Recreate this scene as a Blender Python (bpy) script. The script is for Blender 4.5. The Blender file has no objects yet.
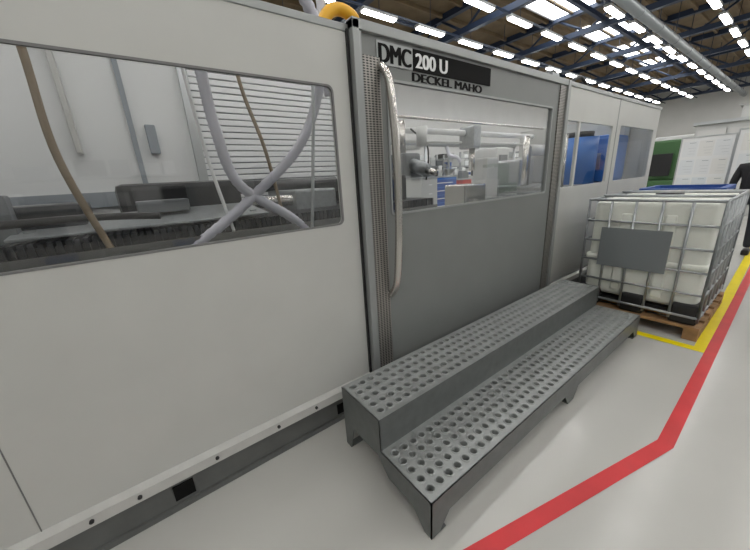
import bpy, bmesh, math, random
from mathutils import Vector, Matrix
random.seed(4)
col=bpy.context.scene.collection
bpy.context.scene.view_settings.view_transform='Standard'
# ---------------- materials
def mat(name,c,rough=.5,metal=0.0,var=0.0,scale=8,bump=0.0,bscale=60,spec=.5,coat=0):
    m=bpy.data.materials.new(name); m.use_nodes=True; nt=m.node_tree; b=nt.nodes['Principled BSDF']
    b.inputs['Roughness'].default_value=rough; b.inputs['Metallic'].default_value=metal
    b.inputs['Base Color'].default_value=(*c,1); b.inputs['Specular IOR Level'].default_value=spec
    b.inputs['Coat Weight'].default_value=coat
    tc=nt.nodes.new('ShaderNodeTexCoord')
    if var>0:
        n=nt.nodes.new('ShaderNodeTexNoise'); n.inputs['Scale'].default_value=scale; n.inputs['Detail'].default_value=6
        nt.links.new(tc.outputs['Object'],n.inputs['Vector'])
        r=nt.nodes.new('ShaderNodeValToRGB'); r.color_ramp.elements[0].position=.3; r.color_ramp.elements[1].position=.7
        r.color_ramp.elements[0].color=(*[v*(1-var) for v in c],1); r.color_ramp.elements[1].color=(*[min(1,v*(1+var*.6)) for v in c],1)
        nt.links.new(n.outputs['Fac'],r.inputs['Fac']); nt.links.new(r.outputs['Color'],b.inputs['Base Color'])
    if bump>0:
        n2=nt.nodes.new('ShaderNodeTexNoise'); n2.inputs['Scale'].default_value=bscale
        nt.links.new(tc.outputs['Object'],n2.inputs['Vector'])
        bp=nt.nodes.new('ShaderNodeBump'); bp.inputs['Strength'].default_value=bump; bp.inputs['Distance'].default_value=.002
        nt.links.new(n2.outputs['Fac'],bp.inputs['Height']); nt.links.new(bp.outputs['Normal'],b.inputs['Normal'])
    return m
def emis(name,c,s):
    m=bpy.data.materials.new(name); m.use_nodes=True; nt=m.node_tree; b=nt.nodes['Principled BSDF']
    b.inputs['Base Color'].default_value=(*c,1); b.inputs['Emission Color'].default_value=(*c,1); b.inputs['Emission Strength'].default_value=s
    return m
def MN(nt,op,a,bb=None):
    n=nt.nodes.new('ShaderNodeMath'); n.operation=op
    for i,v in enumerate((a,bb)):
        if v is None: continue
        if isinstance(v,(int,float)): n.inputs[i].default_value=v
        else: nt.links.new(v,n.inputs[i])
    return n.outputs[0]
def glassmat(name,tint,base,k,rough=.02):
    m=bpy.data.materials.new(name); m.use_nodes=True; nt=m.node_tree; nt.nodes.remove(nt.nodes['Principled BSDF'])
    out=nt.nodes['Material Output']; t=nt.nodes.new('ShaderNodeBsdfTransparent'); t.inputs[0].default_value=(*tint,1)
    g=nt.nodes.new('ShaderNodeBsdfGlossy'); g.inputs['Roughness'].default_value=rough
    f=nt.nodes.new('ShaderNodeLayerWeight')
    a=MN(nt,'ADD',MN(nt,'MULTIPLY',MN(nt,'POWER',f.outputs['Facing'],3),k),base)
    mx=nt.nodes.new('ShaderNodeMixShader')
    nt.links.new(a,mx.inputs[0]); nt.links.new(t.outputs[0],mx.inputs[1]); nt.links.new(g.outputs[0],mx.inputs[2]); nt.links.new(mx.outputs[0],out.inputs['Surface'])
    return m
def perfmat(name,c,dark,px,pz,ru,rv):
    m=mat(name,c,.35,.6); nt=m.node_tree; b=nt.nodes['Principled BSDF']
    tc=nt.nodes.new('ShaderNodeTexCoord'); sp=nt.nodes.new('ShaderNodeSeparateXYZ'); nt.links.new(tc.outputs['Object'],sp.inputs[0])
    M=lambda *a:MN(nt,*a)
    u=M('MULTIPLY',M('SUBTRACT',M('FRACT',M('MULTIPLY',sp.outputs[0],1/px)),.5),1/ru); v=M('MULTIPLY',M('SUBTRACT',M('FRACT',M('MULTIPLY',sp.outputs[2],1/pz)),.5),1/rv)
    d=M('SQRT',M('ADD',M('MULTIPLY',u,u),M('MULTIPLY',v,v))); f=M('LESS_THAN',d,1.0)
    mx=nt.nodes.new('ShaderNodeMix'); mx.data_type='RGBA'; nt.links.new(f,mx.inputs[0]); mx.inputs[6].default_value=(*c,1); mx.inputs[7].default_value=(*dark,1)
    nt.links.new(mx.outputs[2],b.inputs['Base Color'])
    return m
W=mat('enclosure_white',(.535,.54,.515),.38,0,.04,3)
W2=mat('enclosure_white_inner',(.70,.71,.71),.5)
DG=mat('door_grey',(.205,.215,.21),.42,0,.04,4)
DGL=mat('door_trim_grey',(.33,.345,.34),.35,.3)
BG=mat('base_grey',(.13,.135,.13),.5,0,.12,10)
BGL=mat('base_ledge_grey',(.48,.48,.46),.4,0,.06,12)
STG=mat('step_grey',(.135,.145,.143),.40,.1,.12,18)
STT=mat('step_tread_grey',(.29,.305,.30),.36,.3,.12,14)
BLK=mat('black_plastic',(.012,.012,.013),.45)
SBLK=mat('sign_black',(.006,.006,.006),.7,spec=.15)
RUB=mat('rubber_gasket',(.18,.18,.18),.7)
BEL=mat('bellows_black',(.016,.017,.020),.3,0,.3,6)
STEEL=mat('stainless',(.62,.60,.57),.22,1)
GAL=mat('galvanised',(.38,.40,.41),.38,.7,.12,25)
PERF=perfmat('perforated_strip',(.36,.345,.32),(.05,.05,.05),.024,.013,.36,.3)
HOSE=mat('grey_hose',(.52,.52,.58),.45)
TAN=mat('tan_hose',(.25,.19,.12),.5)
YEL=mat('yellow_paint',(.85,.45,.02),.4)
GL=glassmat('window_glass',(.94,.95,.95),.12,.8)
GLR=glassmat('side_window_glass',(.93,.95,.97),.06,.35)
GLD=glassmat('door_glass',(.92,.93,.93),.15,.8)
RED=mat('red_floor_paint',(.62,.028,.035),.4,0,.12,5)
YFL=mat('yellow_floor_paint',(.88,.72,.0),.4,0,.08,5)
HD=mat('hdpe_white',(.80,.82,.75),.45,0,.03,3)
WOOD=mat('pallet_wood',(.36,.21,.10),.75,0,.3,9,.4)
BLUE=mat('blue_paint',(.02,.08,.33),.4)
BLUE2=mat('bright_blue_paint',(.03,.17,.55),.35)
REDP=mat('red_paint',(.50,.05,.04),.4)
GRN=mat('green_paint',(.05,.13,.045),.5)
ORG=mat('orange_paint',(.7,.25,.06),.5)
PAPER=mat('white_paper',(.80,.81,.81),.7)
SLAT=mat('shutter_slat',(.80,.81,.82),.4)
INK=mat('ink_grey',(.25,.28,.31),.7)
MID=mat('machine_midgrey',(.16,.17,.18),.4,.2)
ALU=mat('aluminium',(.5,.52,.53),.35,.8)
CEIL=mat('ceiling_deck',(.16,.112,.058),.8,0,.2,2)
BEAM=mat('beam_dark',(.014,.026,.055),.5)
WALL=mat('wall_paint',(.48,.48,.46),.8,0,.05,1)
WALLN=mat('wall_paint_light',(.62,.62,.61),.8,0,.05,1)
WH=mat('machine_offwhite',(.55,.56,.55),.45)
DUCT=mat('duct_steel',(.26,.28,.29),.4,.4)
LAMP=emis('lamp_tube',(1,.985,.96),20)
SKY=emis('skylight_panel',(.93,.97,1),7)
LH=mat('lamp_housing',(.4,.4,.39),.5)
SHEETS=[mat('sheet_%d'%i,c,.7) for i,c in enumerate([(.76,.78,.79),(.74,.77,.79),(.77,.77,.75),(.70,.74,.77)])]
FLO=mat('floor_epoxy',(.495,.492,.465),.22,0,.05,.9,.08,3)
nt=FLO.node_tree; b=nt.nodes['Principled BSDF']
n=nt.nodes.new('ShaderNodeTexNoise'); n.inputs['Scale'].default_value=2.5; n.inputs['Detail'].default_value=5
tc=nt.nodes.new('ShaderNodeTexCoord'); nt.links.new(tc.outputs['Object'],n.inputs['Vector'])
mr=nt.nodes.new('ShaderNodeMapRange'); mr.inputs[3].default_value=.12; mr.inputs[4].default_value=.28
nt.links.new(n.outputs['Fac'],mr.inputs[0]); nt.links.new(mr.outputs[0],b.inputs['Roughness'])
# ---------------- builders
def empty(name):
    o=bpy.data.objects.new(name,None); o.empty_display_size=.2; col.objects.link(o); return o
class MB:
    def __init__(s): s.bm=bmesh.new(); s.m=[]
    def mi(s,m):
        if m not in s.m: s.m.append(m)
        return s.m.index(m)
    def box(s,x0,x1,y0,y1,z0,z1,m,bev=0,rot=None,seg=2):
        b2=bmesh.new(); bmesh.ops.create_cube(b2,size=1)
        for v in b2.verts: v.co=Vector(((x1-x0)*v.co.x,(y1-y0)*v.co.y,(z1-z0)*v.co.z))
        if bev>0: bmesh.ops.bevel(b2,geom=b2.edges[:],offset=bev,segments=seg,affect='EDGES',profile=.6)
        M=Matrix.Translation(((x0+x1)/2,(y0+y1)/2,(z0+z1)/2))
        if rot is not None: M=M@rot
        s._merge(b2,M,m,bev>0 and seg>2)
    def _merge(s,b2,M,m,smooth):
        i=s.mi(m); vm={}
        for v in b2.verts: vm[v]=s.bm.verts.new(M@v.co)
        for f in b2.faces:
            try:
                nf=s.bm.faces.new([vm[v] for v in f.verts]); nf.material_index=i; nf.smooth=smooth
            except ValueError: pass
        b2.free()
    def cyl(s,p,q,r,m,seg=10,r2=None,caps=True):
        p=Vector(p);q=Vector(q);d=q-p;L=d.length
        b2=bmesh.new(); bmesh.ops.create_cone(b2,cap_ends=caps,segments=seg,radius1=r,radius2=r if r2 is None else r2,depth=L)
        s._merge(b2,Matrix.Translation((p+q)/2)@d.to_track_quat('Z','Y').to_matrix().to_4x4(),m,True)
    def sph(s,c,r,m,sc=(1,1,1)):
        b2=bmesh.new(); bmesh.ops.create_uvsphere(b2,u_segments=16,v_segments=10,radius=r)
        s._merge(b2,Matrix.Translation(c)@Matrix.Diagonal((*sc,1)),m,True)
    def path(s,pts,r,m,seg=10,sub=10,rib=0):
        P=[Vector(p) for p in pts]; out=[]
        if len(P)>2 and sub>1:
            for i in range(len(P)-1):
                p0=P[max(i-1,0)];p1=P[i];p2=P[i+1];p3=P[min(i+2,len(P)-1)]
                for k in range(sub):
                    t=k/sub
                    out.append(.5*((2*p1)+(p2-p0)*t+(2*p0-5*p1+4*p2-p3)*t*t+(3*p1-p0-3*p2+p3)*t**3))
            out.append(P[-1])
        else: out=P
        rings=[];i0=s.mi(m)
        ref=Vector((.13,.31,.94)).normalized()
        for i,p in enumerate(out):
            d=(out[min(i+1,len(out)-1)]-out[max(i-1,0)]).normalized()
            a=d.cross(ref).normalized(); bb=d.cross(a).normalized()
            rr=r*(1+(rib if i%2 else -rib))
            rings.append([s.bm.verts.new(p+(a*math.cos(2*math.pi*k/seg)+bb*math.sin(2*math.pi*k/seg))*rr) for k in range(seg)])
        for i in range(len(rings)-1):
            for k in range(seg):
                f=s.bm.faces.new([rings[i][k],rings[i][(k+1)%seg],rings[i+1][(k+1)%seg],rings[i+1][k]]); f.material_index=i0; f.smooth=True
        for rg in (rings[0],rings[-1]):
            f=s.bm.faces.new(rg); f.material_index=i0
    def poly(s,pts,m):
        f=s.bm.faces.new([s.bm.verts.new(p) for p in pts]); f.material_index=s.mi(m)
    def done(s,name,parent=None):
        bmesh.ops.recalc_face_normals(s.bm,faces=s.bm.faces[:])
        me=bpy.data.meshes.new(name); s.bm.to_mesh(me); s.bm.free()
        for m in s.m: me.materials.append(m)
        o=bpy.data.objects.new(name,me); col.objects.link(o)
        if parent: o.parent=parent
        return o
def rrect(x0,x1,z0,z1,r=.0,n=5):
    if r<=0: return [(x0,z0),(x1,z0),(x1,z1),(x0,z1)]
    P=[]
    for cx,cz,a in ((x1-r,z0+r,-90),(x1-r,z1-r,0),(x0+r,z1-r,90),(x0+r,z0+r,180)):
        for k in range(n+1):
            t=math.radians(a+90*k/n); P.append((cx+r*math.cos(t),cz+r*math.sin(t)))
    return P
def plate(name,loops,th,mapf,m,parent=None):
    cu=bpy.data.curves.new('tmp','CURVE'); cu.dimensions='2D'; cu.fill_mode='BOTH'; cu.extrude=th/2
    for L in loops:
        sp=cu.splines.new('POLY'); sp.points.add(len(L)-1)
        for i,(u,v) in enumerate(L): sp.points[i].co=(u,v,0,1)
        sp.use_cyclic_u=True
    o=bpy.data.objects.new('tmp',cu); col.objects.link(o)
    dg=bpy.context.evaluated_depsgraph_get(); dg.update()
    me=bpy.data.meshes.new_from_object(o.evaluated_get(dg)); bpy.data.objects.remove(o)
    for v in me.vertices: v.co=Vector(mapf(v.co.x,v.co.y,v.co.z))
    bm=bmesh.new(); bm.from_mesh(me); bmesh.ops.remove_doubles(bm,verts=bm.verts[:],dist=1e-5); bmesh.ops.recalc_face_normals(bm,faces=bm.faces[:])
    for f in bm.faces: f.smooth=False
    bm.to_mesh(me); bm.free()
    me.materials.clear(); me.materials.append(m)
    o=bpy.data.objects.new(name,me); col.objects.link(o)
    if parent: o.parent=parent
    return o
def text(name,s,x,y,z,width,height,m,parent,bold=.0):
    cu=bpy.data.curves.new('tmp','FONT'); cu.body=s; cu.size=1; cu.extrude=.001
    o=bpy.data.objects.new('tmp',cu); col.objects.link(o)
    dg=bpy.context.evaluated_depsgraph_get(); dg.update()
    me=bpy.data.meshes.new_from_object(o.evaluated_get(dg)); bpy.data.objects.remove(o)
    xs_=[v.co.x for v in me.vertices]; ys_=[v.co.y for v in me.vertices]
    ax,bx,ay,by=min(xs_),max(xs_),min(ys_),max(ys_)
    sx=(width-bold)/(bx-ax); sz=height/(by-ay)
    bm=bmesh.new()
    for k in range(4):
        tmp=bmesh.new(); tmp.from_mesh(me); vm={}
        for v in tmp.verts: vm[v]=bm.verts.new((x+(v.co.x-ax)*sx+bold*k/3,y-v.co.z*.5-.00005*k,z+(v.co.y-ay)*sz))
        for f in tmp.faces:
            try: bm.faces.new([vm[v] for v in f.verts])
            except ValueError: pass
        tmp.free()
    bm.to_mesh(me); bm.free()
    me.materials.clear(); me.materials.append(m)
    o=bpy.data.objects.new(name,me); col.objects.link(o); o.parent=parent; return o

# ================= ROOM =================
X0,X1,Y0,Y1,ZC=-5,37,-10,13,7.2
b=MB(); b.box(X0,X1,Y0,Y1,-.1,0,FLO); b.done('floor')
b=MB(); b.box(X0,X1,Y0,Y1,ZC,ZC+.1,CEIL)
for i in range(int((Y1-Y0)/.9)):
    y=Y0+.45+i*.9; b.box(X0,X1,y-.05,y+.05,ZC-.12,ZC,CEIL)
b.done('ceiling')
b=MB(); b.box(X0,X1,Y1,Y1+.1,0,ZC,WALLN); b.done('wall_north')
b=MB(); b.box(X0,X1,Y0-.1,Y0,0,ZC,WALL); b.done('wall_south')
b=MB(); b.box(X0-.1,X0,Y0,Y1,0,ZC,WALL); b.done('wall_west')
b=MB(); b.box(X1,X1+.1,Y0,Y1,0,ZC,WALL); b.done('wall_east')
b=MB()
for x in [ -2,2.2,6.4,10.6,14.8,19,23.2,27.4,31.6,35.8]:
    b.box(x-.1,x+.1,Y0,Y1,6.28,6.46,BEAM); b.box(x-.1,x+.1,Y0,Y1,7.0,7.2,BEAM)
    y=Y0;up=True
    while y<Y1-1.1:
        b.cyl((x,y,6.36 if up else 7.1),(x,y+1.15,7.1 if up else 6.36),.045,BEAM,6); y+=1.15; up=not up
for y in (-8,-5.2,-1.8,1.9,5.6,9.3,12):
    b.box(X0,X1,y-.06,y+.06,6.5,6.64,BEAM)
b.done('roof_trusses')
b=MB()
rows=[10.25,8.4,6.53,4.66,2.8,.95,-.9,-2.75,-4.6,-6.45,-8.3]
for y in rows:
    b.box(X0+.5,X1-.5,y-.025,y+.025,6.14,6.19,BEAM)
    x=-3.7
    while x<36:
        b.box(x-.62,x+.62,y-.10,y+.10,6.06,6.13,LH); b.box(x-.57,x+.57,y-.08,y+.08,6.02,6.062,LAMP)
        b.cyl((x,y,6.15),(x,y,7.2),.01,BEAM,5); x+=2.1
b.done('fluorescent_light_rows')
b=MB()
for x in (4,8.2,12.4,16.8,21,25.2):
    b.box(x,x+2.6,5.7,7.3,7.14,7.19,SKY); b.box(x-.06,x+2.66,5.64,5.7,7.1,7.2,LH); b.box(x-.06,x+2.66,7.3,7.36,7.1,7.2,LH)
b.done('roof_skylights')
b=MB(); b.cyl((-4,4.0,5.8),(36,4.0,5.8),.14,DUCT,20)
for x in range(-3,36,2): b.cyl((x-.02,4,5.8),(x+.02,4,5.8),.155,DUCT,20); b.cyl((x,4,5.9),(x,4,7.2),.012,BEAM,5)
b.cyl((-4,-2,5.9),(36,-2,5.9),.1,DUCT,14)
for x in range(-3,36,3): b.cyl((x,-2,5.95),(x,-2,7.2),.012,BEAM,5)
b.done('ventilation_duct')
def strip(pts,w,m,z):
    P=[Vector((p[0],p[1],0)) for p in pts]; L=[];R=[]
    for i,p in enumerate(P):
        if i==0: d=(P[1]-P[0]).normalized(); nn=Vector((-d.y,d.x,0)); k=1
        elif i==len(P)-1: d=(P[-1]-P[-2]).normalized(); nn=Vector((-d.y,d.x,0)); k=1
        else:
            a=(P[i]-P[i-1]).normalized(); c=(P[i+1]-P[i]).normalized(); n1=Vector((-a.y,a.x,0)); n2=Vector((-c.y,c.x,0)); nn=(n1+n2).normalized(); k=1/max(.3,nn.dot(n1))
        L.append(p+nn*w/2*k+Vector((0,0,z)));R.append(p-nn*w/2*k+Vector((0,0,z)))
    for i in range(len(P)-1): b.poly([L[i],R[i],R[i+1],L[i+1]],m)
b=MB(); strip([(-1.5,1.14),(2.13,.195),(20,.36)],.072,RED,.003); b.done('red_floor_line')
b=MB(); strip([(3.575,.95),(3.575,.272),(5.6,.31),(14,.45)],.088,YFL,.002); b.done('yellow_floor_line')

# ================= MACHINE =================
PB=.25
mc=empty('milling_machine')
def fr(y): return lambda u,v,w:(u,y+w,v)
wl=rrect(-1.9,.955,1.312,2.03,.03)
plate('left_panel',[rrect(-3.2,1.085,PB,2.29),wl],.03,fr(1.615),W,mc)
plate('left_window_gasket',[rrect(-1.905,.960,1.307,2.035,.035),rrect(-1.895,.950,1.317,2.025,.028)],.012,fr(1.604),RUB,mc)
b=MB(); b.poly([(-1.9,1.615,1.312),(.955,1.615,1.312),(.955,1.615,2.03),(-1.9,1.615,2.03)],GL); b.done('left_window_glass',mc)
b=MB()
b.box(-.603,-.599,1.598,1.6,PB,1.2,RUB)
b.box(-3.2,1.085,1.595,1.66,2.29,2.325,DGL,.004)
b.done('left_panel_trim',mc)
b=MB()
b.box(-3.2,6.9,1.60,3.9,.0,PB,BG)
prof=[(1.60,PB+.002),(1.565,PB-.014),(1.556,PB-.06),(1.60,PB-.06)]
for i in range(4):
    a=prof[i];c=prof[(i+1)%4]; b.poly([(-3.2,a[0],a[1]),(6.9,a[0],a[1]),(6.9,c[0],c[1]),(-3.2,c[0],c[1])],BGL)
for x in [-.9,-.45,-.28,.05,.38,.62,.98]:
    b.cyl((x,1.575,PB-.035),(x,1.552,PB-.035),.009,BLK,8)
b.box(-.165,-.075,1.592,1.61,.055,.14,SBLK); b.box(.78,.86,1.592,1.61,.05,.12,SBLK)
b.box(-3.2,6.9,1.585,1.60,0,.03,BG)
b.done('base',mc)
D0,D1,DT=1.105,3.55,2.317
plate('door_leaf',[rrect(D0,D1,.2,DT),rrect(1.305,3.285,1.33,2.09,.02)],.035,fr(1.5875),DG,mc)
b=MB(); b.poly([(1.3,1.588,1.325),(3.29,1.588,1.325),(3.29,1.588,2.095),(1.3,1.588,2.095)],GLD); b.done('door_glass',mc)
plate('door_window_gasket',[rrect(1.297,3.293,1.322,2.098,.025),rrect(1.31,3.28,1.335,2.085,.018)],.012,fr(1.57),DGL,mc)
b=MB()
b.box(1.075,1.118,1.55,1.61,.2,2.34,DGL,.004)
b.box(3.515,3.57,1.545,1.61,.2,2.34,DGL,.004)
b.box(1.075,3.57,1.55,1.61,2.295,2.345,DGL,.004)
b.box(1.06,1.072,1.585,1.62,.15,2.3,BLK)
b.box(1.118,1.132,1.558,1.57,.2,2.295,DGL)
b.done('door_frame',mc)
b=MB(); b.box(1.135,1.25,1.560,1.57,.25,2.19,PERF); b.box(3.39,3.51,1.560,1.57,.25,2.29,PERF); b.done('door_perforated_strips',mc)
b=MB(); b.path([(1.25,1.57,2.15),(1.255,1.545,2.14),(1.265,1.50,2.05),(1.272,1.475,1.75),(1.274,1.47,1.47),(1.272,1.475,1.19),(1.265,1.50,.90),(1.255,1.545,.81),(1.25,1.57,.80)],.024,STEEL,16,8)
b.done('door_handle',mc)
b=MB(); b.box(1.505,2.29,1.563,1.57,2.162,2.275,SBLK); b.box(1.235,1.505,1.564,1.57,2.162,2.275,DGL); b.done('name_plate',mc)
text('plate_lettering_series','DMC',1.245,1.5625,2.172,.25,.092,SBLK,mc,.013)
text('plate_lettering_type','200 U',1.525,1.5615,2.178,.29,.078,PAPER,mc,.010)
text('plate_lettering_maker','DECKEL MAHO',1.50,1.569,2.106,.70,.048,SBLK,mc,.012)
plate('right_panel',[rrect(3.585,6.88,PB,2.33),rrect(3.63,5.0,1.345,2.02,.03),rrect(5.27,6.7,1.345,2.04,.03)],.03,fr(1.635),W,mc)
b=MB()
for x0,x1 in ((3.63,5.0),(5.27,6.7)): b.poly([(x0,1.635,1.345),(x1,1.635,1.345),(x1,1.635,2.04),(x0,1.635,2.04)],GLR)
b.done('right_window_glass',mc)
b=MB(); b.box(4.02,4.06,1.62,1.65,1.345,2.02,W); b.box(3.585,6.9,1.61,1.68,2.33,2.37,DGL,.004); b.box(5.12,5.14,1.617,1.622,PB,2.33,DGL)
b.box(6.86,6.9,1.65,3.9,.15,2.33,W); b.done('right_panel_trim',mc)
# interior
b=MB()
b.box(-3.2,.60,3.80,3.86,.15,3.3,W2); b.box(-3.2,-3.16,1.65,3.8,.15,3.3,W2)
b.box(.58,.66,3.74,3.86,.15,3.3,ALU); b.box(2.25,2.34,3.74,3.86,.15,3.3,ALU)
b.box(.1,.14,3.76,3.8,1.2,3.2,INK); b.box(-1.0,-.97,3.76,3.8,1.2,3.2,BGL); b.box(-.30,-.26,3.7,3.8,1.9,2.9,BGL,.01); b.box(.22,.30,3.74,3.8,1.9,2.15,INK,.01)
b.box(-3.2,.1,3.77,3.8,1.45,1.58,INK)
z=.9
while z<3.3:
    b.box(.66,2.25,3.79,3.82,z,z+.05,SLAT,.006); z+=.061
b.box(.66,2.25,3.825,3.85,.15,3.3,INK)
b.done('interior_back_wall',mc)
b=MB()
x=-3.1
while x<2.4:
    b.box(x,x+.022,2.25,3.5,.15,1.34,BEL); b.box(x+.022,x+.035,2.27,3.47,.15,1.315,BLK); x+=.035
b.box(-3.1,2.4,1.75,2.2,.15,1.16,BEL,.02)
b.box(-.75,-.25,2.5,3.0,1.3,1.52,BEL,.03); b.box(-.1,.75,2.9,3.6,1.3,1.62,BEL,.05); b.box(-1.7,-.95,2.2,3.4,1.3,1.85,BEL,.04)
b.cyl((.0,3.3,1.55),(1.9,3.3,1.55),.06,BEL,12); b.cyl((.7,2.7,1.42),(1.9,2.7,1.42),.045,STEEL,12); b.box(-3.1,2.4,2.18,2.25,1.2,1.28,STEEL)
b.box(1.1,1.5,2.6,3.3,1.3,1.5,GAL,.02); b.box(-.60,-.52,2.40,2.5,1.3,1.58,MID,.01); b.cyl((-1.2,2.2,1.62),(-.6,2.6,1.58),.05,STEEL,12)
b.box(-.55,.75,2.28,2.85,1.385,1.40,GAL,.004,Matrix.Rotation(math.radians(6),4,'X')); b.box(-.50,-.46,2.4,2.7,1.3,1.39,GAL); b.box(.66,.70,2.4,2.7,1.3,1.39,GAL)
b.box(.0,.3,2.55,2.75,1.42,1.50,MID,.01)
b.box(1.6,2.2,2.4,3.5,1.3,1.58,BEL,.03); b.box(-3.1,2.4,1.7,1.76,1.12,1.24,GAL)
b.path([(-.9,2.3,1.5),(-.6,2.2,1.45),(-.2,2.3,1.44),(.1,2.25,1.42)],.02,BLK,8,8)
b.done('way_cover_bellows',mc)
b=MB()
b.box(2.5,6.8,1.9,3.7,.15,.85,GAL,.02); b.box(3.6,5.6,2.3,3.4,.85,1.05,STEEL,.02)
for y in (2.45,2.65,2.85,3.05,3.25): b.box(3.62,5.58,y-.015,y+.015,1.05,1.052,BLK)
b.box(2.8,3.1,3.1,3.5,1.55,1.85,MID,.04); b.cyl((2.95,3.1,1.7),(2.95,2.85,1.62),.08,GAL,20); b.cyl((2.95,2.85,1.62),(2.95,2.7,1.58),.04,STEEL,16)
b.cyl((2.6,3.2,1.0),(2.6,3.2,2.3),.03,PAPER,12); b.cyl((2.95,3.3,1.85),(2.95,3.3,2.25),.05,STEEL,14); b.cyl((3.32,3.3,1.95),(3.32,3.3,2.2),.075,WH,18)
b.box(2.75,3.0,3.4,3.7,.85,1.5,GAL,.03); b.box(2.5,3.4,3.4,3.6,1.92,1.97,WH,.01)
b.cyl((2.3,3.6,2.2),(6.8,3.6,2.2),.045,PAPER,14); b.cyl((3.0,3.4,2.32),(6.8,3.4,2.32),.02,STEEL,12); b.cyl((2.3,3.65,2.06),(6.8,3.65,2.06),.02,WH,12)
b.path([(3.3,3.5,2.2),(3.5,3.4,2.0),(3.55,3.4,1.8),(3.5,3.4,1.5)],.012,BLK,10,8)
b.box(4.6,4.8,3.4,3.7,1.95,2.3,GAL,.03); b.cyl((4.7,3.5,1.95),(4.7,3.5,1.6),.05,STEEL,14); b.box(5.0,5.35,3.4,3.7,1.1,1.8,WH,.03)
b.box(3.9,4.4,3.0,3.4,1.05,1.40,STEEL,.02)
b.box(5.7,6.2,3.2,3.7,.85,1.75,ALU,.04); b.cyl((5.5,3.0,1.3),(5.5,3.0,2.1),.05,STEEL,14); b.box(5.62,5.68,3.0,3.1,1.3,1.95,MID,.01); b.cyl((6.0,3.2,1.9),(6.5,3.2,1.9),.1,WH,18)
b.done('work_table_and_spindle',mc)
b=MB()
b.cyl((5.75,2.3,1.3),(5.75,2.3,1.98),.27,BLUE2,32); b.cyl((5.75,2.3,1.98),(5.75,2.3,2.06),.2,BLK,24); b.box(5.4,6.85,2.0,3.7,.85,1.3,GAL,.03)
b.box(6.15,6.85,1.95,2.62,1.3,2.02,BLUE2,.06); b.box(6.13,6.15,2.1,2.5,1.5,1.75,ALU); b.box(6.4,6.85,2.65,3.7,1.3,1.8,WH,.04)
b.cyl((5.1,2.2,1.05),(5.1,2.2,2.0),.025,STEEL,10)
b.done('tool_magazine',mc)
b=MB()
b.path([(.50,2.3,3.0),(.455,2.25,2.4),(.46,2.2,2.2),(.48,2.2,1.89),(.56,2.2,1.57),(.87,2.2,1.33),(1.0,2.2,1.2)],.032,HOSE,12,16,.05)
b.path([(1.35,2.3,3.0),(1.27,2.2,2.5),(1.22,2.2,2.21),(1.01,2.2,1.81),(.61,2.2,1.47),(.24,2.2,1.22),(.1,2.2,1.15)],.032,HOSE,12,16,.05)
b.path([(-.25,2.2,2.7),(-.25,2.2,2.18),(-.25,2.2,1.73),(-.15,2.2,1.24),(-.1,2.2,1.1)],.017,TAN,8,8)
b.path([(.68,2.4,2.7),(.73,2.4,2.2),(.83,2.4,1.8),(.9,2.4,1.3)],.013,TAN,8,8)
b.path([(.36,2.25,2.7),(.38,2.25,2.2),(.42,2.25,1.7),(.5,2.25,1.2)],.011,PAPER,8,8)
b.path([(1.12,2.1,2.7),(1.11,2.1,2.2),(1.05,2.1,1.7),(.98,2.1,1.2)],.012,ALU,8,8)
b.done('coolant_hoses',mc)
b=MB()
b.path([(.2,2.0,2.5),(.5,2.0,2.72),(.85,2.0,2.74),(1.05,2.0,2.6),(1.16,2.0,2.35),(1.2,2.05,2.1)],.035,HOSE,12,14,.08)
b.path([(.3,2.1,2.45),(.7,2.1,2.5),(1.0,2.1,2.42)],.02,BLK,8,8)
b.box(-3.2,6.9,1.95,2.02,2.28,2.34,GAL)
for x in (-3.1,-1.7,4.25,6.8): b.box(x-.03,x+.03,1.95,2.02,.15,2.28,GAL)
b.path([(1.2,2.15,2.36),(1.25,2.15,2.56),(1.36,2.15,2.66),(1.5,2.15,2.64),(1.56,2.15,2.5)],.04,YEL,12,8)
b.box(1.20,1.34,2.08,2.22,2.3,2.46,YEL,.02); b.box(1.5,1.62,2.08,2.22,2.34,2.5,YEL,.02)
b.path([(3.5,1.9,2.38),(3.9,1.9,2.55),(4.2,1.9,2.45),(4.6,1.9,2.58),(5,1.9,2.42),(5.5,1.9,2.5)],.02,BLK,8,8)
b.box(3.7,3.85,1.8,2,2.34,2.5,GAL,.01); b.box(4.8,5.0,1.8,2,2.34,2.46,BLK,.01); b.cyl((3.9,1.85,2.42),(6.6,1.85,2.42),.018,STEEL,8)
b.done('overhead_cable_carrier',mc)

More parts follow.
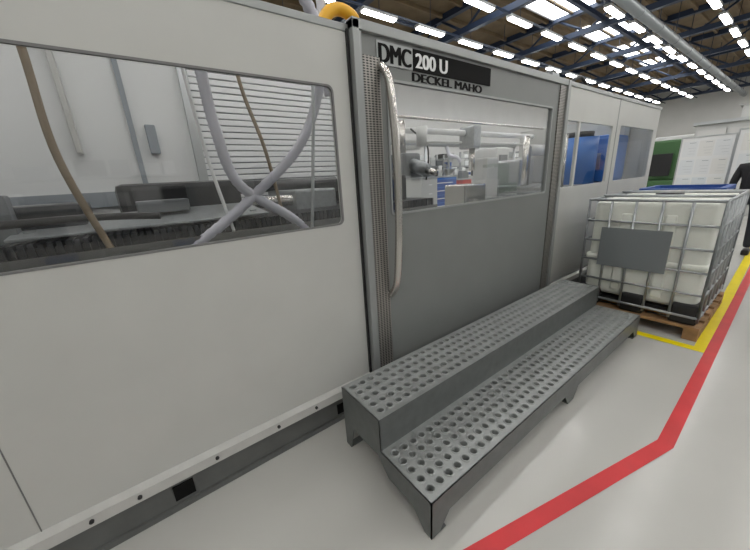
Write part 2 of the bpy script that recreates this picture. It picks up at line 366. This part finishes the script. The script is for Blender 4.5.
# ================= STEPS =================
st=empty('perforated_step_platform')
SX0,SX1,SYb,SYm,SYf,SZ1,SZ2=.725,3.50,1.40,1.045,.69,.405,.21
def tread(name,x0,x1,y0,y1,z,nx,ny,mx=.02,my=.02):
    b=MB(); i0=b.mi(STT)
    hx=(x1-x0-2*mx)/nx/2; hy=(y1-y0-2*my)/ny/2; p=min(hx,hy); N=16
    fine=[(.84,0),(.76,.005),(.62,.006),(.56,-.004),(.56,-.03)]
    for i in range(nx):
        for j in range(ny):
            cx=x0+mx+hx*(2*i+1); cy=y0+my+hy*(2*j+1); rings=[]
            R=[]
            for k in range(N):
                t=2*math.pi*k/N; c,s_=math.cos(t),math.sin(t); q=max(abs(c),abs(s_)); R.append(b.bm.verts.new((cx+c/q*hx,cy+s_/q*hy,z)))
            rings.append(R)
            for rf,dz in fine: rings.append([b.bm.verts.new((cx+math.cos(2*math.pi*k/N)*rf*p,cy+math.sin(2*math.pi*k/N)*rf*p,z+dz)) for k in range(N)])
            for a in range(len(rings)-1):
                for k in range(N):
                    f=b.bm.faces.new([rings[a][k],rings[a][(k+1)%N],rings[a+1][(k+1)%N],rings[a+1][k]]); f.material_index=i0; f.smooth=a>0
    for (a,c,d,e) in ((x0,x1,y0,y0+my),(x0,x1,y1-my,y1),(x0,x0+mx,y0+my,y1-my),(x1-mx,x1,y0+my,y1-my)):
        b.poly([(a,d,z),(c,d,z),(c,e,z),(a,e,z)],STT)
    bmesh.ops.remove_doubles(b.bm,verts=b.bm.verts[:],dist=1e-5)
    return b.done(name,st)
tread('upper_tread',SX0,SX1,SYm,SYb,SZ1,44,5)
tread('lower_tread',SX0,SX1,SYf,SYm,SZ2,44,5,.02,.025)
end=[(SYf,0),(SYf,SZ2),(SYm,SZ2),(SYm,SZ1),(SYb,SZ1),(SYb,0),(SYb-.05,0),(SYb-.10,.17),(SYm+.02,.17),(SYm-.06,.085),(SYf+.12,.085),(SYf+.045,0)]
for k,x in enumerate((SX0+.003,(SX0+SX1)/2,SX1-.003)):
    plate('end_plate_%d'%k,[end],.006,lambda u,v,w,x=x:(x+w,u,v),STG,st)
xm=(SX0+SX1)/2
fp=[(SX0,0),(SX0,SZ2),(SX1,SZ2),(SX1,0),(SX1-.05,0),(SX1-.12,.085),(xm+.10,.085),(xm+.04,0),(xm-.04,0),(xm-.10,.085),(SX0+.12,.085),(SX0+.05,0)]
plate('lower_riser',[fp],.006,fr(SYf+.003),STG,st)
b=MB(); b.box(SX0,SX1,SYm,SYm+.006,SZ2-.02,SZ1-.001,STG); b.box(SX0,SX1,SYb-.006,SYb,.15,SZ1-.001,STG)
for x in (SX0+.05,xm,SX1-.05):
    for y in (SYf+.02,SYb-.03): b.box(x-.045,x+.045,y-.02,y+.02,0,.006,STG)
b.box(SX0+.006,SX1-.006,SYf+.006,SYf+.03,SZ2-.05,SZ2-.035,STG)
b.done('upper_riser',st)

# ================= IBC =================
ib=empty('ibc_tote_tank')
ax0,ax1,ay0,ay1=3.735,5.0,.35,1.31
b=MB()
b.box(ax0+.03,ax1-.03,ay0+.03,ay1-.03,.25,1.225,HD,.09,seg=5)
b.box(ax0+.018,ax1-.018,ay0+.018,ay1-.018,.62,.68,HD,.025,seg=4)
for y in (ay0+.32,ay1-.32): b.box(ax0+.016,ax0+.06,y-.045,y+.045,.32,1.1,HD,.02,seg=3)
for x in (ax0+.4,ax1-.4): b.box(x-.05,x+.05,ay0+.016,ay0+.06,.32,1.1,HD,.02,seg=3)
b.cyl(((ax0+ax1)/2,(ay0+ay1)/2,1.21),((ax0+ax1)/2,(ay0+ay1)/2,1.25),.11,BLK,24)
b.done('tank_bottle',ib)
b=MB(); r=.0105
for z in (.21,.42,.62,.82,1.02,1.225):
    for (p,q) in (((ax0,ay0),(ax1,ay0)),((ax1,ay0),(ax1,ay1)),((ax1,ay1),(ax0,ay1)),((ax0,ay1),(ax0,ay0))):
        b.cyl((*p,z),(*q,z),r*(1.3 if z in(.21,1.225) else 1),GAL,8)
ys=[ay0+(ay1-ay0)*i/5 for i in range(6)]; xs=[ax0+(ax1-ax0)*i/6 for i in range(7)]
for y in ys:
    for x in (ax0,ax1): b.cyl((x,y,.17),(x,y,1.235),r*1.1,GAL,8)
for x in xs:
    for y in (ay0,ay1): b.cyl((x,y,.17),(x,y,1.235),r*1.1,GAL,8)
for x in (ax0+.35,ax1-.35): b.cyl((x,ay0,1.24),(x,ay1,1.24),.013,GAL,8)
b.box(ax0-.016,ax0-.011,.63,1.17,.57,.96,mat('label_plate',(.22,.24,.25),.45,.3),.002)
b.done('tank_cage',ib)
b=MB()
for x in (ax0+.08,(ax0+ax1)/2,ax1-.08):
    for y in (ay0+.10,(ay0+ay1)/2,ay1-.10): b.box(x-.085,x+.085,y-.10,y+.10,.13,.32,BLK,.03)
b.box(ax0+.05,ax1-.05,ay0+.05,ay1-.05,.2,.235,BLK)
b.done('tank_feet',ib)
b=MB()
for i in range(6):
    x=ax0-.03+i*.236; b.box(x,x+.13,ay0-.03,ay1+.02,.108,.13,WOOD)
for y in (ay0-.03,(ay0+ay1)/2-.05,ay1-.08):
    b.box(ax0-.02,ax1+.02,y,y+.1,.088,.108,WOOD); b.box(ax0-.02,ax1+.02,y,y+.1,0.003,.018,WOOD)
    for x in (ax0-.02,(ax0+ax1)/2-.06,ax1-.1): b.box(x,x+.12,y,y+.1,.018,.088,WOOD)
b.done('wooden_pallet',ib)

# ================= BACKGROUND OBJECTS =================
p=empty('blue_waste_container'); b=MB()
bx0,bx1,by0,by1=5.7,6.5,.62,1.38
plate('bin_rim',[rrect(bx0-.04,bx1+.04,by0-.04,by1+.04,.05),rrect(bx0+.02,bx1-.02,by0+.02,by1-.02,.05)],.05,lambda u,v,w:(u,v,1.19+w),BLUE,p)
b.box(bx0,bx1,by0,by1,.25,.27,BLUE)
for (a,c,d,e) in ((bx0,bx1,by0,by0+.03),(bx0,bx1,by1-.03,by1),(bx0,bx0+.03,by0,by1),(bx1-.03,bx1,by0,by1)): b.box(a,c,d,e,.25,1.19,BLUE)
for x in (bx0+.1,bx1-.1):
    for y in (by0+.1,by1-.1): b.cyl((x-.03,y,.1),(x+.03,y,.1),.1,BLK,14); b.box(x-.05,x+.05,y-.04,y+.04,.1,.25,GAL)
for x in (bx0+.2,bx0+.4,bx0+.6): b.box(x-.02,x+.02,by0-.02,by0,.28,1.12,BLUE)
b.done('bin_body',p)
def board(x,y0,y1,z0,z1):
    p=empty('notice_board'); b=MB()
    b.box(x,x+.03,y0,y1,z0,z1,PAPER)
    for (a,c,d,e) in ((y0-.02,y0,z0-.02,z1+.02),(y1,y1+.02,z0-.02,z1+.02),(y0,y1,z0-.02,z0),(y0,y1,z1,z1+.02)): b.box(x-.01,x+.04,a,c,d,e,ALU)
    for y in (y0+.05,y1-.05): b.box(x-.0,x+.04,y-.02,y+.02,0,z0,ALU); b.box(x-.3,x+.3,y-.02,y+.02,0,.03,ALU)
    ny=int((y1-y0)/.24); nz=int((z1-z0)/.32)
    for i in range(ny):
        for j in range(nz):
            yy=y0+.03+i*(y1-y0-.04)/ny; zz=z0+.03+j*(z1-z0-.04)/nz
            b.box(x-.004,x,yy,yy+.21,zz,zz+.29,random.choice(SHEETS))
            b.box(x-.006,x-.003,yy+.03,yy+.12,zz+.255,zz+.262,INK)
            for k in range(3): b.box(x-.006,x-.003,yy+.02,yy+.1+.07*random.random(),zz+.05+k*.055,zz+.054+k*.055,ALU)
    b.done('board_panel',p); return p
board(9.0,.12,.93,.95,2.03); board(9.2,.99,1.72,.9,1.98)
def machine(name,x0,x1,y0,y1,h,m,m2):
    p=empty(name); b=MB()
    b.box(x0,x1,y0,y1,0,.18,BLK); b.box(x0+.03,x1-.03,y0+.03,y1-.03,.18,h*.55,m,.03)
    b.box(x0+.1,x1-(x1-x0)*.35,y0+.05,y1-.05,h*.55,h,m,.05); b.box(x1-(x1-x0)*.33,x1-.08,y0+.1,y1-.1,h*.55,h*.72,m2,.03)
    b.box(x0+.0,x0+.05,y0+.15,y1-.15,h*.6,h*.85,BLK,.01); b.cyl((x1-.3,y0-.02,h*.4),(x1-.3,y0+.05,h*.4),.12,ALU,18)
    b.box(x0+.2,x0+(x1-x0)*.5,y0-.0,y0+.06,h*.62,h*.9,m2,.01)
    b.done('machine_body',p)
machine('lathe',10.4,11.4,1.92,2.6,2.05,GRN,ALU)
machine('machining_centre',12.2,15.0,4.8,6.6,2.6,WH,ALU)
machine('machining_centre',19,22,2.8,4.6,2.6,WH,BLUE)
machine('milling_station',9.3,10.5,6.0,7.1,2.3,WH,MID)
machine('milling_station',5.2,6.3,9.4,10.6,2.3,WH,ALU)
machine('machining_centre',3,6,-7,-5.2,2.5,WH,ALU)
machine('machining_centre',8,11,-5.5,-3.7,2.4,WH,ALU)
machine('lathe',12.5,14.5,-6,-5,1.9,GRN,WH)
def cabinet(x,y,w,h,m,m2):
    p=empty('tool_cabinet'); b=MB()
    b.box(x,x+w,y,y+.6,.08,h,m,.01); b.box(x+.03,x+w-.03,y+.03,y+.57,0,.08,BLK); b.box(x-.02,x+w+.02,y-.02,y+.62,h,h+.04,ALU,.005)
    n=7
    for i in range(n):
        z=.12+i*(h-.16)/n; b.box(x+.03,x+w-.03,y-.015,y,z,z+(h-.16)/n-.015,m2); b.box(x+.2,x+w-.2,y-.035,y-.015,z+.09,z+.11,PAPER)
    b.box(x+.1,x+.4,y+.1,y+.4,h+.04,h+.2,MID,.01); b.cyl((x+w-.3,y+.3,h+.04),(x+w-.3,y+.3,h+.3),.05,WH,12)
    b.done('cabinet_body',p)
cabinet(5.9,5.6,1.0,1.5,BLUE2,BLUE); cabinet(7.4,5.8,.4,1.4,REDP,REDP); cabinet(5.0,5.0,.5,1.5,WH,WH); cabinet(8.1,6.4,.8,1.45,WH,ALU); cabinet(15.6,9.5,1.2,1.5,BLUE,WH); cabinet(6.6,-6,.9,1.5,BLUE,BLUE); cabinet(17.5,8,1.2,1.6,WH,ALU)
def rack(x,y,w,h):
    p=empty('storage_rack'); b=MB()
    for xx in (x,x+w):
        for yy in (y,y+.6): b.box(xx-.03,xx+.03,yy-.03,yy+.03,0,h,GAL)
    z=.2
    while z<h:
        b.box(x,x+w,y,y+.6,z,z+.04,GAL); xx=x+.1
        while xx<x+w-.4:
            ww=.2+.25*random.random(); b.box(xx,xx+ww,y+.08,y+.5,z+.04,z+.2+.22*random.random(),random.choice([WH,PAPER,GAL,MID,BLUE,WH,WH,BLK,WH,PAPER]),.01); xx+=ww+.06
        z+=.55
    b.done('rack_body',p)
rack(6.8,8.0,2.6,2.3); rack(10.8,8.6,3,2.4); rack(13.8,12.1,3.2,2.6); rack(-1,12.1,3,2.6); rack(19.5,12,3,2.8); rack(6,-8.8,4,2.6); rack(24,10,4,3); rack(-2,-5,3,2.4)
def bench(x,y,w):
    p=empty('workbench'); b=MB()
    b.box(x,x+w,y,y+.8,.85,.91,WOOD,.005)
    for xx in (x+.08,x+w-.08):
        for yy in (y+.08,y+.72): b.box(xx-.03,xx+.03,yy-.03,yy+.03,0,.85,GAL)
    b.box(x,x+w,y+.76,y+.8,.91,1.6,ALU)
    b.box(x+.3,x+.6,y+.2,y+.5,.91,1.22,BLK,.02); b.box(x+.9,x+1.3,y+.3,y+.6,.91,1.15,ORG,.02); b.cyl((x+w-.3,y+.4,.91),(x+w-.3,y+.4,1.35),.06,GAL,12)
    b.path([(x+.7,y+.5,.91),(x+.7,y+.5,1.7),(x+.8,y+.4,1.9),(x+1.1,y+.2,1.85)],.02,BLK,8,6)
    b.done('bench_body',p)
bench(10.9,7.3,1.8); bench(15.8,6.2,2); bench(3,7.8,1.8)
p=empty('extraction_pipework'); b=MB()
b.cyl((4.8,7.6,2.55),(13,7.6,2.55),.09,GAL,16)
for x in (5,7.8,10.6,13): b.cyl((x,7.6,0),(x,7.6,2.7),.05,ALU,12); b.box(x-.12,x+.12,7.48,7.72,0,.02,ALU)
for x in (5.6,8.8,11.6): b.path([(x,7.6,2.5),(x+.05,7.5,2.2),(x+.2,7.3,2.1),(x+.3,7.25,1.95)],.06,HOSE,12,8,.1)
b.done('pipe_run',p)
p=empty('office_partition'); b=MB()
b.box(24,30,-3.2,2.6,0,3.9,WH)
for y in (-2.9,-1.9,-.9,.1,1.1): b.box(23.96,24,y,y+.85,1.2,2.5,INK,.01); b.box(23.97,24,y,y+.85,2.9,3.5,PAPER)
b.box(23.9,30.1,-3.3,2.7,3.9,4.0,LH); b.done('partition_walls',p)
p=empty('storage_cupboard'); b=MB()
b.box(13.5,16.0,-.3,2.3,0,2.5,WH,.02)
for y in (-.2,.42,1.04,1.66): b.box(13.45,13.5,y,y+.57,.3,2.35,WALLN); b.box(13.42,13.45,y+.5,y+.53,.9,1.2,BLK)
b.box(13.4,16.1,-.35,2.35,2.5,2.58,ALU); b.done('cupboard_body',p)

# ================= PERSON =================
pe=empty('person_standing')
def skin(name,verts,edges,radii,m,sub=2,root=0):
    me=bpy.data.meshes.new(name); me.from_pydata(verts,edges,[]); o=bpy.data.objects.new(name,me); col.objects.link(o)
    md=o.modifiers.new('s','SKIN'); 
    for i,v in enumerate(me.skin_vertices[0].data): rr=radii[i]; v.radius=rr if isinstance(rr,tuple) else (rr,rr); v.use_root=(i==root)
    md.use_smooth_shade=True
    s2=o.modifiers.new('b','SUBSURF'); s2.levels=sub; s2.render_levels=sub
    me.materials.append(m); o.parent=pe; return o
px,py=8.0,.53
JK=mat('black_jacket',(.012,.012,.015),.8); TR=mat('work_trousers',(.02,.024,.032),.8); SK=mat('skin',(.55,.33,.24),.5); HR=mat('hair_dark',(.03,.02,.015),.7)
V=lambda x,y,z:(px+x,py+y,z)
skin('trousers',[V(0,0,.95),V(0,.10,.88),V(.02,.11,.50),V(-.02,.12,.10),V(0,-.10,.88),V(.02,-.11,.50),V(-.02,-.12,.10),V(0,0,1.05)],[(0,1),(1,2),(2,3),(0,4),(4,5),(5,6),(0,7)],[(.12,.15),.095,.07,.055,.095,.07,.055,(.11,.15)],TR)
skin('jacket',[V(0,0,.98),V(0,0,1.18),V(.01,0,1.38),V(.01,0,1.47),V(0,.17,1.41),V(-.02,.23,1.14),V(-.12,.20,.95),V(0,-.17,1.41),V(-.02,-.23,1.14),V(-.12,-.20,.95)],[(0,1),(1,2),(2,3),(2,4),(4,5),(5,6),(2,7),(7,8),(8,9)],[(.12,.17),(.11,.155),(.115,.165),.06,.065,.05,.038,.065,.05,.038],JK,root=1)
b=MB(); b.cyl(V(.0,0,1.44),V(0,0,1.55),.055,SK,14); b.sph(V(0,0,1.635),.095,SK,(1,.82,1.22)); b.sph(V(-.095,0,1.625),.018,SK,(1,.8,1.3))
for s in (-1,1): b.sph(V(0,s*.078,1.63),.025,SK,(.6,.4,1.2)); b.sph(V(-.083,s*.03,1.65),.011,BLK)
b.box(px-.093,px-.083,py-.022,py+.022,1.578,1.584,REDP)
b.sph(V(.018,0,1.665),.1,HR,(1,.86,1.08)); b.done('head',pe)
for s in (-1,1):
    hx,hy,hz=-.13,s*.20,.93
    vs=[V(hx,hy,hz),V(hx-.03,hy,hz-.06)];ed=[(0,1)];ra=[(.03,.02),(.036,.016)]
    for k in range(4):
        i=len(vs); oy=hy+(k-1.5)*.018; L=(.035,.04,.037,.03)[k]
        vs+= [V(hx-.035,oy,hz-.085),V(hx-.045,oy,hz-.085-L),V(hx-.04,oy,hz-.085-L*1.8)]; ed+=[(1,i),(i,i+1),(i+1,i+2)]; ra+=[.008,.008,.007]
    i=len(vs); vs+=[V(hx-.05,hy-s*.03,hz-.05),V(hx-.06,hy-s*.035,hz-.085)]; ed+=[(0,i),(i,i+1)]; ra+=[.01,.008]
    skin('hand_%s'%('a' if s>0 else 'b'),vs,ed,ra,SK,1)
    b=MB(); b.box(px-.17,px+.08,py+s*.12-.045,py+s*.12+.045,0,.09,BLK,.03,seg=4); b.done('shoe_%s'%('a' if s>0 else 'b'),pe)

# world + camera
w=bpy.data.worlds.new('World'); bpy.context.scene.world=w; w.use_nodes=True
w.node_tree.nodes['Background'].inputs[0].default_value=(.9,.95,1,1); w.node_tree.nodes['Background'].inputs[1].default_value=.3
cam=bpy.data.cameras.new('camera'); co=bpy.data.objects.new('camera',cam); col.objects.link(co)
cam.sensor_width=36; cam.lens=15.0; cam.clip_start=.05; cam.clip_end=200
yaw,pitch,roll=-.6273,-.2962,-.0597
cy,sy,cp,sp=math.cos(yaw),math.sin(yaw),math.cos(pitch),math.sin(pitch)
fwd=Vector((-sy*cp,cy*cp,sp)); right=Vector((cy,sy,0)); up=right.cross(fwd)
r2=math.cos(roll)*right+math.sin(roll)*up; u2=-math.sin(roll)*right+math.cos(roll)*up
M=Matrix((r2,u2,-fwd)).transposed().to_4x4(); M.translation=Vector((0,0,1.55)); co.matrix_world=M
bpy.context.scene.camera=co
